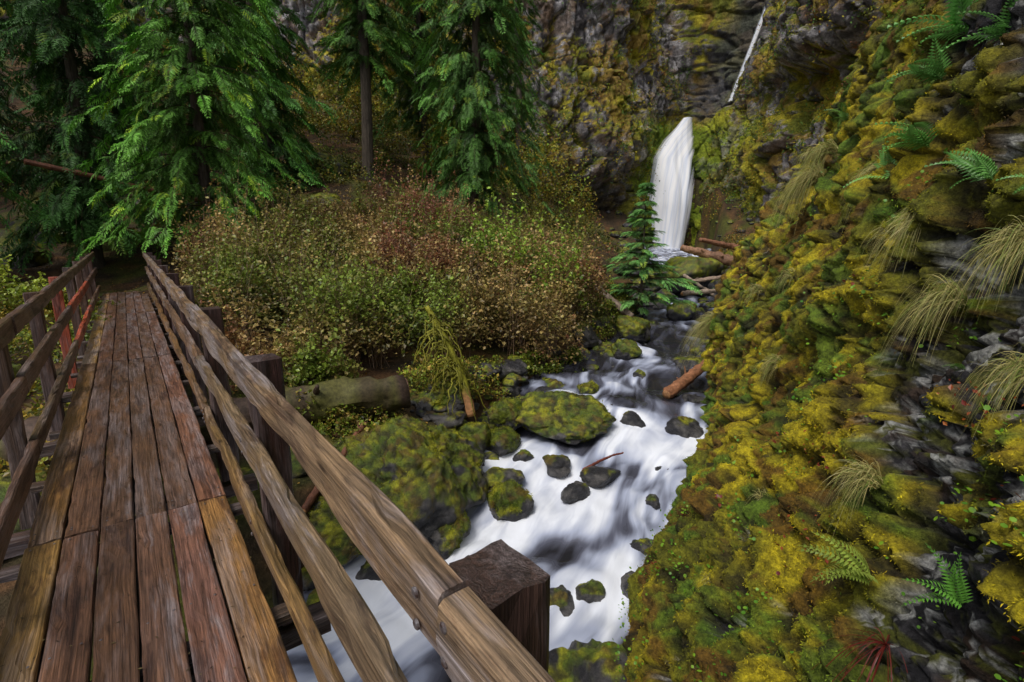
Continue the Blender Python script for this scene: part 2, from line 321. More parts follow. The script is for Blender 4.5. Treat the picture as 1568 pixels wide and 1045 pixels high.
# ---------------- stream ----------------
nv=130
PS=catmull(SP,80); T=nz_(np.gradient(PS[:,:2],axis=0)); NR=np.c_[-T[:,1],T[:,0]]; L=np.r_[0,np.cumsum(np.linalg.norm(np.diff(PS[:,:2],axis=0),axis=1))]
v=np.linspace(-1,1,nv); W=(PS[:,3]+.75)
WX=PS[:,0,None]+NR[:,0,None]*v*W[:,None]; WY=PS[:,1,None]+NR[:,1,None]*v*W[:,None]
off=v*W[:,None]; LL=L[:,None]+0*off
warp=fbm(np.c_[(LL*.5).ravel(),(off*.9).ravel(),LL.ravel()*0],3,31).reshape(LL.shape)
st=fbm(np.c_[(LL*1.1+warp*.7).ravel(),(off*1.5+warp*1.4).ravel(),LL.ravel()*0],3,33).reshape(LL.shape)
st2=fbm(np.c_[(LL*.8+warp*.8).ravel(),(off*4.5+warp*3).ravel(),LL.ravel()*0+4],2,35).reshape(LL.shape)
lump=fbm(np.c_[(LL*1.5).ravel(),(off*1.3+warp).ravel(),LL.ravel()*0+9],2,37).reshape(LL.shape)
yy=PS[:,1,None]
reg=.20+.28*sm(yy,9.6,7.6)+.10*sm(yy,7.6,6.6)*sm(yy,5.0,5.8)-.12*sm(yy,5.4,4.8)*sm(off,-.0,-1.0)+.2*sm(yy,15,22)+.1*sm(yy,4.8,4)*sm(off,-.2,.6)
foam=reg+.66*st+.32*st2+.38*lump
WZ=PS[:,2,None]+.13*lump+.05*st+.02*st2
for (x,y,r) in water_rocks:
    dx=WX-x; dy=WY-y; i=((PS[:,0]-x)**2+(PS[:,1]-y)**2).argmin(); t=-T[i] ; a=dx*t[0]+dy*t[1]; b=-dx*t[1]+dy*t[0]
    w=np.exp(-((a-r*1.8)/(r*2.0))**2-(np.abs(b)-r*.8)**2/(r*.5)**2)
    foam+=.38*w; WZ+=.05*np.exp(-((a+r)/(r*.8))**2-(b/r)**2)-.05*w
foam-= .3*sm(np.abs(v)[None,:]*W[:,None]-PS[:,3,None],-.55,.1)
foam=np.clip(foam,0,1)
V=np.stack([WX,WY,WZ],-1).reshape(-1,3); f=foam.ravel()
mkmesh('stream_water',V,gridq(len(PS),nv),np.c_[f,f,f],[m_water],extra=np.c_[(LL+warp*.3).ravel(),(off+warp*.35).ravel(),LL.ravel()*0])
# ---------------- bridge ----------------
PH=math.radians(36.6)
bridge=bpy.data.objects.new('wooden_footbridge',None); S.collection.objects.link(bridge); bridge.rotation_euler=(0,0,PH)
def board(ac,c,size,ax,col,seg=.1,bev=.006,warp=.004,tilt=None):
    L_,Wd,Th=size; n=max(2,int(L_/seg)); xs=np.linspace(-L_/2,L_/2,n+1)
    b=min(bev,Th*.3,Wd*.3)
    prof=np.array([(-Wd/2+b,-Th/2),(0,-Th/2),(Wd/2-b,-Th/2),(Wd/2,-Th/2+b),(Wd/2,0),(Wd/2,Th/2-b),(Wd/2-b,Th/2),(Wd/4,Th/2),(0,Th/2),(-Wd/4,Th/2),(-Wd/2+b,Th/2),(-Wd/2,Th/2-b),(-Wd/2,0),(-Wd/2,-Th/2+b),(-Wd/2+b,-Th/2)])
    xs2=np.r_[-L_/2,-L_/2,xs[1:-1],L_/2,L_/2]; sc=np.ones(len(xs2)); sc[0]=0;sc[-1]=0
    P=np.zeros((len(xs2),len(prof),3)); P[...,0]=xs2[:,None]; P[...,1]=prof[None,:,0]*sc[:,None]; P[...,2]=prof[None,:,1]*sc[:,None]
    P=P.reshape(-1,3); o=rng.uniform(-50,50,3)
    E=P+o
    q=P*np.array([1.5,9,9])+o; P=P+np.c_[P[:,0]*0,fbm(q,2,1)*warp,fbm(q,2,2)*warp]
    chips=np.clip(fbm(P*np.array([5,30,30])+o,3,7)-.2,0,1)*.03; P=P-np.sign(P)*np.c_[chips*0,chips,chips]
    if ax=='t': W_=np.c_[P[:,1],P[:,0],P[:,2]]
    elif ax=='tv': W_=np.c_[P[:,2],P[:,0],P[:,1]]
    elif ax=='n': W_=P
    else: W_=np.c_[P[:,1],P[:,2],P[:,0]]
    if tilt: W_=W_+np.c_[W_[:,0]*0,W_[:,0]*0,W_[:,1]*tilt]
    ac.add(W_+np.array(c),gridq(len(xs2),len(prof)),col*(1+.0*P[:,:1]),0,E)
def jc(c,j=.2): 
    return np.array(c)*(1+rng.uniform(-j,j))*(1+rng.uniform(-.07,.07,3))
RB=(.155,.080,.052); OCH=(.235,.135,.046)
joints=[-3.0,-1.2,3.68,8.6,13.5,18.2]
nl,nr=-.675,.335; nb=6; bw=(nr-nl)/nb
ac=Acc()
for a,b in zip(joints[:-1],joints[1:]):
    for i in range(nb):
        base=OCH if (i==0 or (i==nb-1 and a<3)) else RB
        w=bw-.009
        board(ac,(nl+bw*(i+.5),(a+b)/2+rng.uniform(-.006,.006),-.0275+rng.uniform(-.004,.004)),(b-a-.014,w,.055),'t',jc(base,.32),warp=.007)
ac.make('deck_planks',[m_wood],smooth=False,parent=bridge)
ac=Acc()
for n_ in (-.56,-.16,.22): board(ac,(n_,7.6,-.30),(22,.16,.44),'t',jc((.05,.035,.025)),seg=.4)
for t_ in np.arange(-2.4,18.2,1.2): board(ac,(-.17,t_,-.088),(1.2,.1,.05),'n',jc((.06,.04,.03)))
posts=[-1.4,.73,2.87,5.0,7.15,9.3,11.45,13.6,15.75,17.9]
for t_ in posts: board(ac,(-.17,t_,-.58),(1.75,.16,.12),'n',jc((.07,.04,.03)))
ac.make('stringers_and_cross_beams',[m_wood],smooth=False,parent=bridge)
ac=Acc()
for i,t_ in enumerate(posts):
    board(ac,(.42+.084,t_,.31),(1.56,.16,.16),'z',jc((.060,.030,.027),.15),bev=.014,warp=.012)
    cl=(.36,.075,.03) if i==5 else (.08,.045,.03)
    board(ac,(-.765-.07,t_,.33),(1.56,.125,.125),'z',jc(cl,.1),bev=.01,warp=.008)
ac.make('rail_posts',[m_wood],smooth=False,parent=bridge)
ac=Acc()
cuts=[-3.2,.70,5.0,9.3,13.6,18.25]
for (zc,h,th,colr) in ((1.045,.15,.062,(.20,.138,.080)),(.63,.135,.055,(.175,.112,.070)),(.15,.135,.055,(.19,.112,.045))):
    for a,b in zip(cuts[:-1],cuts[1:]):
        board(ac,(.42-th/2,(a+b)/2,zc+rng.uniform(-.008,.008)),(b-a-.006,h,th),'tv',jc(colr,.15),warp=.018,bev=.009,tilt=rng.uniform(-.002,.002))
for (zc,h,th,colr) in ((1.07,.14,.055,(.11,.068,.045)),(.64,.14,.055,(.11,.064,.042)),(.15,.14,.055,(.11,.064,.042))):
    for a,b in zip(cuts[:-1],cuts[1:]):
        cc=(.36,.08,.035) if (a==9.3 and zc<1) else colr
        board(ac,(-.765+.03,(a+b)/2,zc),(b-a-.006,h,th),'tv',jc(cc,.15),warp=.01,bev=.009)
ac.make('railing_boards',[m_wood],smooth=False,parent=bridge)
ac=Acc()
def disc(c,r,d,axis=0):
    th=np.linspace(0,2*np.pi,9); ring=[]
    for rr,dd in ((0,0),(r,0),(r,d*.7),(r*.75,d),(0,d)):
        ring.append(np.stack([np.full(9,-dd),np.cos(th)*rr,np.sin(th)*rr] if axis==0 else [np.cos(th)*rr,np.sin(th)*rr,np.full(9,dd)],1))
    ac.add(np.vstack(ring)+np.array(c),gridq(5,9),(.5,.5,.5))
for t_ in posts:
    for zc in (1.045,.63,.15):
        for dt in ((-.055,.055) if abs(t_-.73)<.1 or t_ in (5.0,9.3,13.6) else (0,)):
            for dz in(-.035,.035): disc((.357,t_+dt,zc+dz),.011,.006)
for t_ in np.r_[np.arange(-2.2,18,1.2),np.array(joints[1:-1])+.06,np.array(joints[1:-1])-.06]:
    for i in range(nb):
        for s_ in(-.3,.3): disc((nl+bw*(i+.5+s_),t_+rng.uniform(-.02,.02),.0015),.006,.002,2)
ac.make('bolts_and_nail_heads',[m_metal],smooth=False,parent=bridge)
ac=Acc(); k=1300; nn=rng.uniform(nl,nr,k); tt=rng.uniform(.3,17,k); ang=rng.uniform(0,2*np.pi,k)
f=np.c_[np.cos(ang),np.sin(ang),0*ang]; inst(ac,LEAFV*np.array([1,.6,.3]),LEAFF,np.ones(4),frames(f,np.array([0,0,1.])+rdir(k)*.15),np.c_[nn,tt,np.full(k,.006)],rng.uniform(.006,.024,k),mixc((.05,.03,.02),(.28,.22,.09),rng.random(k)**2))
ac.make('deck_leaf_litter',[m_leaf],smooth=False,parent=bridge)
# ---------------- right rock wall ----------------
rows=[-3.2,-2.4,-1.4,-.7,0,1,2,3.5,5.5,8,11]
G=[[(2.6,-4),(2.2,-2),(1.4,.6),(.8,2.3),(1.25,4.0),(2.3,5.6),(3.6,7.6),(4.1,9.2),(4.9,11),(8,12.5)],
[(2.6,-4),(2.2,-2),(1.4,.6),(.85,2.4),(1.3,4.0),(2.3,5.6),(3.55,7.6),(4.0,9.2),(4.9,11),(8,12.5)],
[(2.7,-4),(2.3,-2),(1.5,.8),(1.0,2.6),(1.5,4.1),(2.4,5.7),(3.5,7.6),(3.9,9.1),(4.9,11),(8,12.5)],
[(2.8,-4),(2.4,-2),(1.6,.8),(1.35,2.35),(1.9,4.0),(2.7,5.7),(3.55,7.5),(3.9,9.1),(5,10.8),(8,12.3)],
[(2.9,-4),(2.5,-2),(1.85,.8),(1.95,2.3),(2.4,3.9),(3.0,5.7),(3.65,7.5),(3.95,9.1),(5,10.7),(8,12)],
[(3.1,-4),(2.7,-2),(2.2,.8),(2.4,2.2),(2.8,3.9),(3.3,5.8),(3.85,7.5),(4.15,9.1),(5.2,10.6),(8.2,12)],
[(3.4,-4),(3,-2),(2.5,.8),(2.7,2.2),(3.1,4.0),(3.7,5.8),(4.3,7.5),(4.75,9.0),(5.7,10.4),(8.5,11.8)],
[(3.7,-4),(3.4,-2),(2.9,.8),(3.1,2.3),(3.5,4.0),(4.2,5.8),(4.95,7.4),(5.5,8.8),(6.5,10.2),(9,11.5)],
[(4,-4),(3.7,-2),(3.3,.8),(3.5,2.3),(3.9,4.0),(4.7,5.8),(5.5,7.4),(6.1,8.9),(7.2,10.2),(9.6,11.3)],
[(4.5,-4),(4.2,-2),(3.9,.8),(4.1,2.3),(4.5,4.0),(5.3,5.8),(6.1,7.4),(6.7,8.9),(7.9,10.2),(10,11)],
[(6.5,-4),(6.2,-2),(5.9,.8),(6.1,2.3),(6.5,4.0),(7.1,5.8),(7.7,7.4),(8.3,8.9),(9,10),(11,10.6)]]
G=np.array([[(x,y,z) for (x,y) in r] for r,z in zip(G,rows)],float)
A=np.stack([catmull(G[i],90) for i in range(len(G))]); nu=A.shape[1]
B=np.stack([catmull(A[:,j],62) for j in range(nu)])
uu=np.interp(np.linspace(0,1,860),[0,.08,.85,1],[0,nu*.2,nu*.86,nu-1]); i0=np.floor(uu).astype(int).clip(0,nu-2); fr=(uu-i0)[:,None,None]; B=B[i0]*(1-fr)+B[i0+1]*fr
NU,NV=B.shape[:2]
du=np.gradient(B,axis=0); dv=np.gradient(B,axis=1); NRM=nz_(np.cross(dv,du)); 
if NRM[NU//2,NV//3,0]>0: NRM=-NRM
P=B.reshape(-1,3); Nn=NRM.reshape(-1,3)
big=fbm(P*.8,3,41); mid=ridged(P*np.array([1.9,1.9,1.2])+3,3,43); fr_=fbm(P*5,4,45)
dist=np.hypot(P[:,0],P[:,1])
yb=np.interp(P[:,2],[-1.2,-.3,.5,1,1.5,2.0,2.6,3.2,5],[.7,1.7,2.8,3.5,3.5,2.8,3.2,4.8,5.6])
Rr_=sm(P[:,1],yb+.8,yb-.4)
mmask=sm(fbm(P*1.5,4,47)+.6*fbm(P*6,4,48)+.50-.84*Rr_,-.04,.10)
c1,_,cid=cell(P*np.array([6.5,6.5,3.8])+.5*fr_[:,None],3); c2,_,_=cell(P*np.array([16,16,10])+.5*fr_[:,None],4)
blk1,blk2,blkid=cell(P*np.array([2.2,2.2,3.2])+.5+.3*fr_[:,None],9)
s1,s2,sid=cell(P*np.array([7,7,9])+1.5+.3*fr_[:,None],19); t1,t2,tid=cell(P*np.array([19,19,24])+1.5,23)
fine_=fbm(P*22,3,24)
disp=.30*big+.13*mid+.05*fr_ + (1-mmask)*(.14*(blkid-.5)-.10*sm(blk2-blk1,.1,0)+.07*(sid-.5)-.03*sm(s2-s1,.1,0)+.02*(tid-.5)+.03*ridged(P*9,3,49)+.015*fine_) + mmask*(.05+.15*(1-c1*1.2)+.05*(1-c2)+.04*fr_+.10*(blkid-.5)-.10*sm(blk2-blk1,.12,0)+.012*fine_)
W_=P+Nn*disp[:,None]
W_[:,2]-=mmask*(1-c1)*.07
WN=nz_(np.cross(np.gradient(W_.reshape(NU,NV,3),axis=1),np.gradient(W_.reshape(NU,NV,3),axis=0)).reshape(-1,3)); 
if (WN*Nn).sum(1).mean()<0: WN=-WN
q=P
mc=mixc((.17,.17,.012),(.46,.37,.014),sm(fbm(q*2.2,4,51),-.3,.2)); mc=mixc(mc,(.10,.19,.018),sm(fbm(q*3.1+5,4,53),.02,.28)*.85); mc=mixc(mc,(.17,.08,.014),sm(fbm(q*4+9,4,55),.10,.32)*.85)
mc=mixc(mc,(.025,.02,.008),sm(c1,.48,.8)*.9); mc=mixc(mc,(.05,.045,.01),sm(c2,.6,.95)*.5); mc=mixc(mc,(.025,.018,.01),sm(blk2-blk1,.10,0)*.85)  # crevices darkened in the colour: baked occlusion as well as dead brown moss
rc=mixc((.018,.017,.02),(.07,.066,.07),sm(fbm(q*6,5,57,.65),-.2,.35)); rc=mixc(rc,(.06,.032,.015),sm(fbm(q*3.7+3,4,59,.6),.0,.3)*.7); rc=mixc(rc,(.12,.13,.012),sm(fbm(q*8+13,4,60,.65),.06,.2)*.8)
lic=sm(fbm(q*np.array([11,11,9])+7,5,61,.72)+.35*fbm(q*2,2,62),.17,.23); rc=mixc(rc,(.42,.42,.40),lic*.85)
rc=mixc(rc,(.012,.011,.011),sm(s2-s1,.08,0)*.6)  # crease shade baked into the rock colour too
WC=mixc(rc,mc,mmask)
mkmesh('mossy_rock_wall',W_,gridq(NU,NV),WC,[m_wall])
vis=(dist<11)&(P[:,1]>.2)&(P[:,2]<7)
def pick(wt,kk):
    c=np.cumsum(wt); return np.searchsorted(c,rng.random(kk)*c[-1]).clip(0,len(wt)-1)
ac=Acc()
ar=np.linalg.norm(np.cross(du.reshape(-1,3),dv.reshape(-1,3)),axis=1)
idx=pick(ar*vis*mmask/(dist+.5)**1.0,290000); kk=len(idx)
f=nz_(WN[idx]*.9+rdir(kk)*.8+np.array([0,0,-.35])); M=frames(f,rdir(kk))
inst(ac,LEAFV*np.array([1,.45,1]),LEAFF,np.array([.5,1,1.5,1]),M,W_[idx]-WN[idx]*.004+rng.normal(size=(kk,3))*.006,rng.uniform(.007,.026,kk),WC[idx]*rng.uniform(.55,1.8,(kk,1)))
ac.make('wall_moss_tufts',[m_moss],smooth=False)
ac=Acc()
th=np.linspace(0,2*np.pi,7)[:-1]; RLV=np.vstack([[0,0,0],np.c_[np.cos(th)*.5+.5,np.sin(th)*.5,.08*np.ones(6)]]); RLF=np.array([[0,1,2,3],[0,3,4,5],[0,5,6,1]])
cs=pick(ar*vis*(.25+mmask)*sm(fbm(P*2.,3,63),-.1,.3)/(dist)**1.2,820)
for c in cs:
    kk=rng.integers(4,15); pos=W_[c]+rng.normal(size=(kk,3))*.05+WN[c]*rng.uniform(.01,.05,(kk,1))
    f=nz_(rdir(kk)*.8+WN[c]); M=frames(f,nz_(np.array([0,0,1.])+rdir(kk)*.4+WN[c]*.5)); g=mixc((.07,.22,.02),(.26,.46,.03),rng.random(kk)); 
    if rng.random()<.07: g=mixc((.14,.02,.02),(.26,.06,.02),rng.random(kk))
    inst(ac,RLV,RLF,np.ones(7),M,pos,rng.uniform(.010,.030,kk),g)
ac.make('small_round_leaf_plants',[m_leaf],smooth=False)
def snap(p):
    i=((W_-np.array(p))**2).sum(1).argmin(); return W_[i],Nn[i]
def tuft(name,p,nb_,Lm,col=(.58,.49,.19),spread=.5,droop=.95):
    o,n=snap(p); ac=Acc(); k=nb_
    d=nz_(n*.8+np.array([0,0,.4])+rdir(k)*spread); L_=Lm*rng.uniform(.4,1.15,(k,1,1)); t=np.linspace(0,1,8)[None,:,None]
    P_=(o+n*.02+rdir(k)*.05)[:,None,:]+d[:,None,:]*L_*t*(1-.25*t)+np.array([0,0,-1.])*L_*droop*t**2.2*rng.uniform(.6,1.4,(k,1,1))
    sd=nz_(np.cross(d,rdir(k))); dd=np.linalg.norm(o); w=(.002+.0008*dd)*(1-.8*t[...,0]); g=mixc(col,(.2,.30,.05),rng.random(k)**2)*rng.uniform(.5,1.35,(k,1))
    strips(ac,P_,w*np.ones((k,1)),sd,g); ac.make(name,[m_leaf],smooth=False)
for p,nb_,L_ in [((4.0,6.9,2.33),620,.9),((3.7,6.2,2.6),240,.5),((3.3,4.6,2.2),260,.45),((2.75,3.4,1.75),320,.42),((2.54,2.77,1.62),340,.42),((2.45,2.9,1.4),240,.45),((2.15,2.15,1.15),240,.3),((1.8,2.4,.5),220,.34),((2.75,5,.4),180,.34),((3.95,9.2,.1),560,.95),((1.6,4.3,-1.3),220,.4),((1.2,2.5,-.9),140,.2),((3.1,5.8,1.2),100,.28),((1.5,3.1,-.7),120,.24),((4.7,8.6,2.8),200,.5),((3.0,4.0,1.7),140,.3),((2.0,3.6,-.3),90,.22),((3.5,7.2,.9),110,.35)]:
    tuft('grass_tuft',p,nb_,L_)
def frondT(np_=15):
    V=[];F=[];c=[];b=0
    t=np.linspace(0,1,np_+1); z=.30*t-.55*t**2.2
    for i in range(np_):
        V+= [(t[i],-.006,z[i]),(t[i],.006,z[i]),(t[i+1],.005,z[i+1]),(t[i+1],-.005,z[i+1])]; F.append([b,b+1,b+2,b+3]); c+=[.7]*4; b+=4
        if i<1: continue
        l=.26*math.sin(math.pi*min(1,(t[i]*.82+.2)))**.8*(1.05-t[i]*.85)+.015
        for s_ in(-1,1):
            x0,z0=t[i],z[i]; w=.032
            V+=[(x0-.012,0,z0),(x0+l*.28-w,s_*l*.55,z0+.02),(x0+l*.5,s_*l,z0-.02),(x0+l*.28+w*.7,s_*l*.5,z0+.02)]; F.append([b,b+1,b+2,b+3]); c+=[.8,1,1.2,1]; b+=4
    return np.array(V,float),np.array(F),np.array(c)
FRV,FRF,FRC=frondT()
def fern(name,o,n,k,L_,col,up=.5,wide=.8):
    ac=Acc(); d=nz_(np.asarray(n)*1.0+np.array([0,0,up])+rdir(k)*wide); u=nz_(np.array([0,0,1.])+np.asarray(n)*.6+rdir(k)*.25)
    inst(ac,FRV,FRF,FRC,frames(d,u),np.repeat((np.asarray(o)+np.asarray(n)*.03)[None],k,0)+rdir(k)*.01,L_*rng.uniform(.6,1.1,k),np.array(col)*rng.uniform(.7,1.4,(k,1)))
    return ac.make(name,[m_leaf],smooth=False)
for p,k_,L_,c in [((3.4,4.1,3.15),9,.5,(.16,.40,.09)),((3.45,4.4,2.9),7,.42,(.15,.36,.08)),((3.25,3.6,2.9),7,.4,(.14,.34,.08)),((3.0,3.85,2.3),8,.42,(.16,.38,.08)),((2.95,4.1,2.15),5,.36,(.16,.36,.07)),((2.75,3.0,2.0),7,.32,(.14,.34,.07)),((2.5,2.6,1.9),5,.28,(.13,.32,.07)),((1.55,2.05,.36),8,.34,(.32,.42,.07)),((1.5,1.85,.3),5,.26,(.14,.36,.05)),((2.3,2.6,1.05),3,.15,(.14,.3,.05)),((4.7,7.6,3.2),5,.4,(.14,.3,.05))]:
    o,n=snap(p); fern('sword_fern',o,n,k_,L_,c)
ac=Acc(); o,n=snap((1.5,1.9,.2)); k=34
d=nz_(n*.7+rdir(k)*.8); t=np.linspace(0,1,8)[None,:,None]; L_=rng.uniform(.12,.30,(k,1,1)); P_=o+n*.02+d[:,None]*L_*t+np.array([0,0,-1.])*L_*1.0*t**2
strips(ac,P_,.0045*np.ones((1,8)),nz_(np.cross(d,rdir(k))),np.tile([[.16,.022,.016]],(k,1)))
ac.make('dead_fern_fronds',[m_leaf],smooth=False)
ac=Acc()
for p in [(2.0,3.0,.35),(2.1,2.2,.95),(1.7,2.7,-.0),(5.2,8.9,4.0),(5.0,8.4,2.9),(5.4,8.8,4.6),(5.6,8.8,5.0)]:
    o,n=snap(p); kk=34; pos=o+rng.normal(size=(kk,3))*.08+n*.05; inst(ac,LEAFV,LEAFF,np.ones(4),frames(rdir(kk),nz_(n+rdir(kk)*.7)),pos,rng.uniform(.015,.034,kk),mixc((.20,.02,.02),(.42,.13,.02),rng.random(kk)))
ac.make('red_autumn_leaves',[m_leaf],smooth=False)
# ---------------- background cliff ----------------
CPn=np.array([(-95,10),(-65,34),(-42,44),(-25,48),(-10,50),(2,52),(9,54),(14,56.5),(17.2,60),(20,61),(22,57.5),(23,51),(24.5,43),(28,34),(36,24),(52,12),(75,-10)],float)
pl=catmull(CPn,200); l=np.r_[0,np.cumsum(np.linalg.norm(np.diff(pl,axis=0),axis=1))]
def atl(s): return np.c_[np.interp(s,l,pl[:,0]),np.interp(s,l,pl[:,1])]
l0=l[1*200+100]; l1=l[13*200]; lf=l[8*200]
ss=np.r_[np.linspace(0,l0,60,endpoint=False),np.linspace(l0,lf-6,420,endpoint=False),np.linspace(lf-6,lf+12,240,endpoint=False),np.linspace(lf+12,l1,170),np.linspace(l1,l[-1],60)[1:]]
zz=np.r_[np.linspace(-3,34,330),np.linspace(34.4,60,50)]
def cliff(s,z):
    c=atl(s); e=.5; tn=nz_(atl(s+e)-atl(s-e)); n=np.c_[tn[:,1],-tn[:,0]]
    x=c[:,0]; q=np.c_[c[:,0],c[:,1],z]
    fall=np.exp(-((x-18.3)/2.2)**2)*sm(c[:,1],55,57)
    D=-.13*z
    D+=np.exp(-((x-7.5)/7.0)**2)*(5.*sm(z,2.0,9.5)-2.5)*(x<40)
    xs_=x-(20.3+.10*(z-13))
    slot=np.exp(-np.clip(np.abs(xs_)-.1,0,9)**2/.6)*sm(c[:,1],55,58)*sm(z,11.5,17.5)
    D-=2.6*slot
    D+=3.5*sm(z+fbm(q*.3,2,5)*3,14.5,16.3)*sm(c[:,1],55,50)*sm(x,22.3,24)-1.2*sm(z,10,14.5)*sm(z,16.2,15.)*sm(x,22,23)
    am=(1-.85*fall*sm(z,14,12))
    nf=np.exp(-((x-19.5)/3.5)**2)*sm(c[:,1],52,56)*sm(z,11,14)
    w3=.35*fbm(q*.4,2,70)[:,None]
    b1,b2,bi=cell(q*np.array([.3,.3,.17])+w3,71)
    a1,a2,ai=cell(q*np.array([.9,.9,.4])+7+w3,72)
    e1,e2,ei=cell(q*np.array([2.2,2.2,1.2])+3+w3,74)
    vert=ridged(np.c_[s*.55+.5*fbm(q*.3,2,3),z*.07,z*0],3,76)
    D+=am*(2.4*fbm(q*.1,3,73)*(1-.7*nf)+1.5*(bi-.5)*(1-.7*nf)-.9*sm(b2-b1,.1,0)*(1-nf)+.7*(ai-.5)-.35*sm(a2-a1,.12,0)+.28*(ei-.5)+.45*ridged(q*np.array([.5,.5,.4]),4,75)*(1-nf)+.25*fbm(q*2.2,4,77)+.9*nf*vert)
    return np.c_[c+n*D[:,None],z+am*.3*fbm(q*.8+4,2,79)],x,c[:,1],fall,slot
SS,ZZ=np.meshgrid(ss,zz,indexing='ij'); CV,cx,cy,cfall,cslot=cliff(SS.ravel(),ZZ.ravel())
nU,nV=len(ss),len(zz); g3=CV.reshape(nU,nV,3); cn=nz_(np.cross(np.gradient(g3,axis=1),np.gradient(g3,axis=0)).reshape(-1,3)); cn=cn*np.sign(-(cn[:,1:2]+cn[:,0:1]*.3)+1e-6)
q=CV; zc=CV[:,2]
n1=fbm(q*np.array([.22,.22,.14]),5,81,.6); n2=fbm(q*.9,4,83); n3=fbm(q*np.array([1.6,1.6,.3]),4,85)
rc=mixc((.08,.072,.073),(.31,.295,.30),sm(n3+.3*n2,-.2,.3)); rc=mixc(rc,(.20,.12,.065),sm(n2,.0,.3)*.6)
mo=mixc((.11,.12,.014),(.29,.25,.02),sm(fbm(q*.6+9,4,87),-.2,.25)); mo=mixc(mo,(.21,.12,.035),sm(fbm(q*.45+2,4,89),.05,.28)*.75)
up=cn[:,2]; greyz=np.exp(-((cx-4.5)/3.0)**2)*sm(zc,17,21)+np.exp(-((cx-15.5)/1.6)**2)*sm(zc,10,12)*sm(zc,21,18)
mk=sm(n1*1.3+n2*.45+up*.5+.06-.45*greyz,-.06,.14)
nearfall=np.exp(-((cx-17.8)/5)**2)*sm(cy,52,56)*sm(zc,15,12)
mk=np.clip(mk+nearfall*.9,0,1); mo=mixc(mo,(.17,.25,.014),nearfall)
cc=mixc(rc,mo,mk)
undercut_shade=np.exp(-((cx-6.5)/6.)**2)*sm(zc,8.0,4.)*(cx<14); cc=mixc(cc,np.array([.022,.02,.012])+0*cc,np.clip(undercut_shade*1.2,0,.9))  # shade of the undercut painted dark into the cliff colour
wet2=np.exp(-((cx-19)/1.6)**2)*sm(cy,56,58)*sm(zc,13,12); cc=mixc(cc,(.03,.05,.008),wet2*.8)
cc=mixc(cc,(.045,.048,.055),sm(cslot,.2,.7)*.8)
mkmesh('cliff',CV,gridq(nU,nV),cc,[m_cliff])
ac=Acc(); can=sm(fbm(q*.35+11,4,91)+up*.5-.4*greyz,-.02,.25)*(zc<30)*(cy>25)*(1-np.clip(undercut_shade*1.4,0,1))*(1-np.clip(wet2*2,0,1))*(1-sm(cslot,.2,.4))*(cx>-60)*(cx<34)
idx=pick(can+1e-9,3600)
for part in np.array_split(idx,4):
    kk=len(part)*34; pos=np.repeat(CV[part],34,0)+rng.normal(size=(kk,3))*np.repeat(rng.uniform(.15,.65,(len(part),1)),34,0)+np.array([0,-.3,.1])
    base=mixc((.10,.14,.015),(.42,.34,.03),rng.random(len(part))); base=np.where(rng.random((len(part),1))<.15,np.array([[.30,.14,.03]]),base); base=np.where(rng.random((len(part),1))<.4,np.array([[.08,.16,.03]]),base)
    inst(ac,LEAFV,LEAFF,np.array([.7,1,1.2,1]),frames(nz_(rdir(kk)+np.array([0,-.2,-.2])),nz_(rdir(kk)+np.array([0,0,1.]))),pos,rng.uniform(.08,.22,kk),np.repeat(base,34,0)*rng.uniform(.6,1.4,(kk,1)))
ac.make('cliff_vegetation',[m_moss],smooth=False)
# ---------------- waterfalls ----------------
def fallmesh(name,zs,xl,xr,yfun,nx=40,nz=90):
    zf=np.linspace(zs[0],zs[-1],nz); a=np.interp(-zf,[-z for z in zs],xl); b=np.interp(-zf,[-z for z in zs],xr)
    u=np.linspace(0,1,nx); XX=a[:,None]+(b-a)[:,None]*u; ZZ_=zf[:,None]+0*XX; YY=yfun(XX,ZZ_)
    YY=YY+.2*fbm(np.c_[(XX*1.2).ravel(),(ZZ_*.15).ravel(),XX.ravel()*0],3,95).reshape(XX.shape)-.5*np.sin(np.pi*u)[None]
    al=np.minimum(u,1-u)*4.5; al=np.clip(al,0,1)[None]+0*XX
    mkmesh(name,np.stack([XX,YY,ZZ_],-1).reshape(-1,3),gridq(nz,nx),np.repeat(al.reshape(-1,1),3,1),[m_fall],extra=np.stack([XX-(a[:,None]-14),ZZ_,0*XX],-1).reshape(-1,3))
fallmesh('waterfall',[13.6,12.6,11.3,9.3,5.6,2.0,-.9],[18.7,17.9,16.6,15.2,14.3,14.0,13.7],[19.8,19.95,20.1,20.1,19.8,19.4,19.0],lambda X_,Z_:57.4+2.6*sm(Z_,4,13.4)+.0*X_)
mS=cslot>.7; k1=np.polyfit(CV[mS&(zc>15),2],CV[mS&(zc>15),1],1); kx=np.polyfit(CV[mS&(zc>15),2],CV[mS&(zc>15),0],1)
zu=[34,27,22,18,15.5]; xc=[np.polyval(kx,z) for z in zu]
fallmesh('upper_waterfall',zu,[x-.4 for x in xc],[x+.4 for x in xc],lambda X_,Z_:np.polyval(k1,Z_)-2.0+.0*X_,nx=14,nz=50)
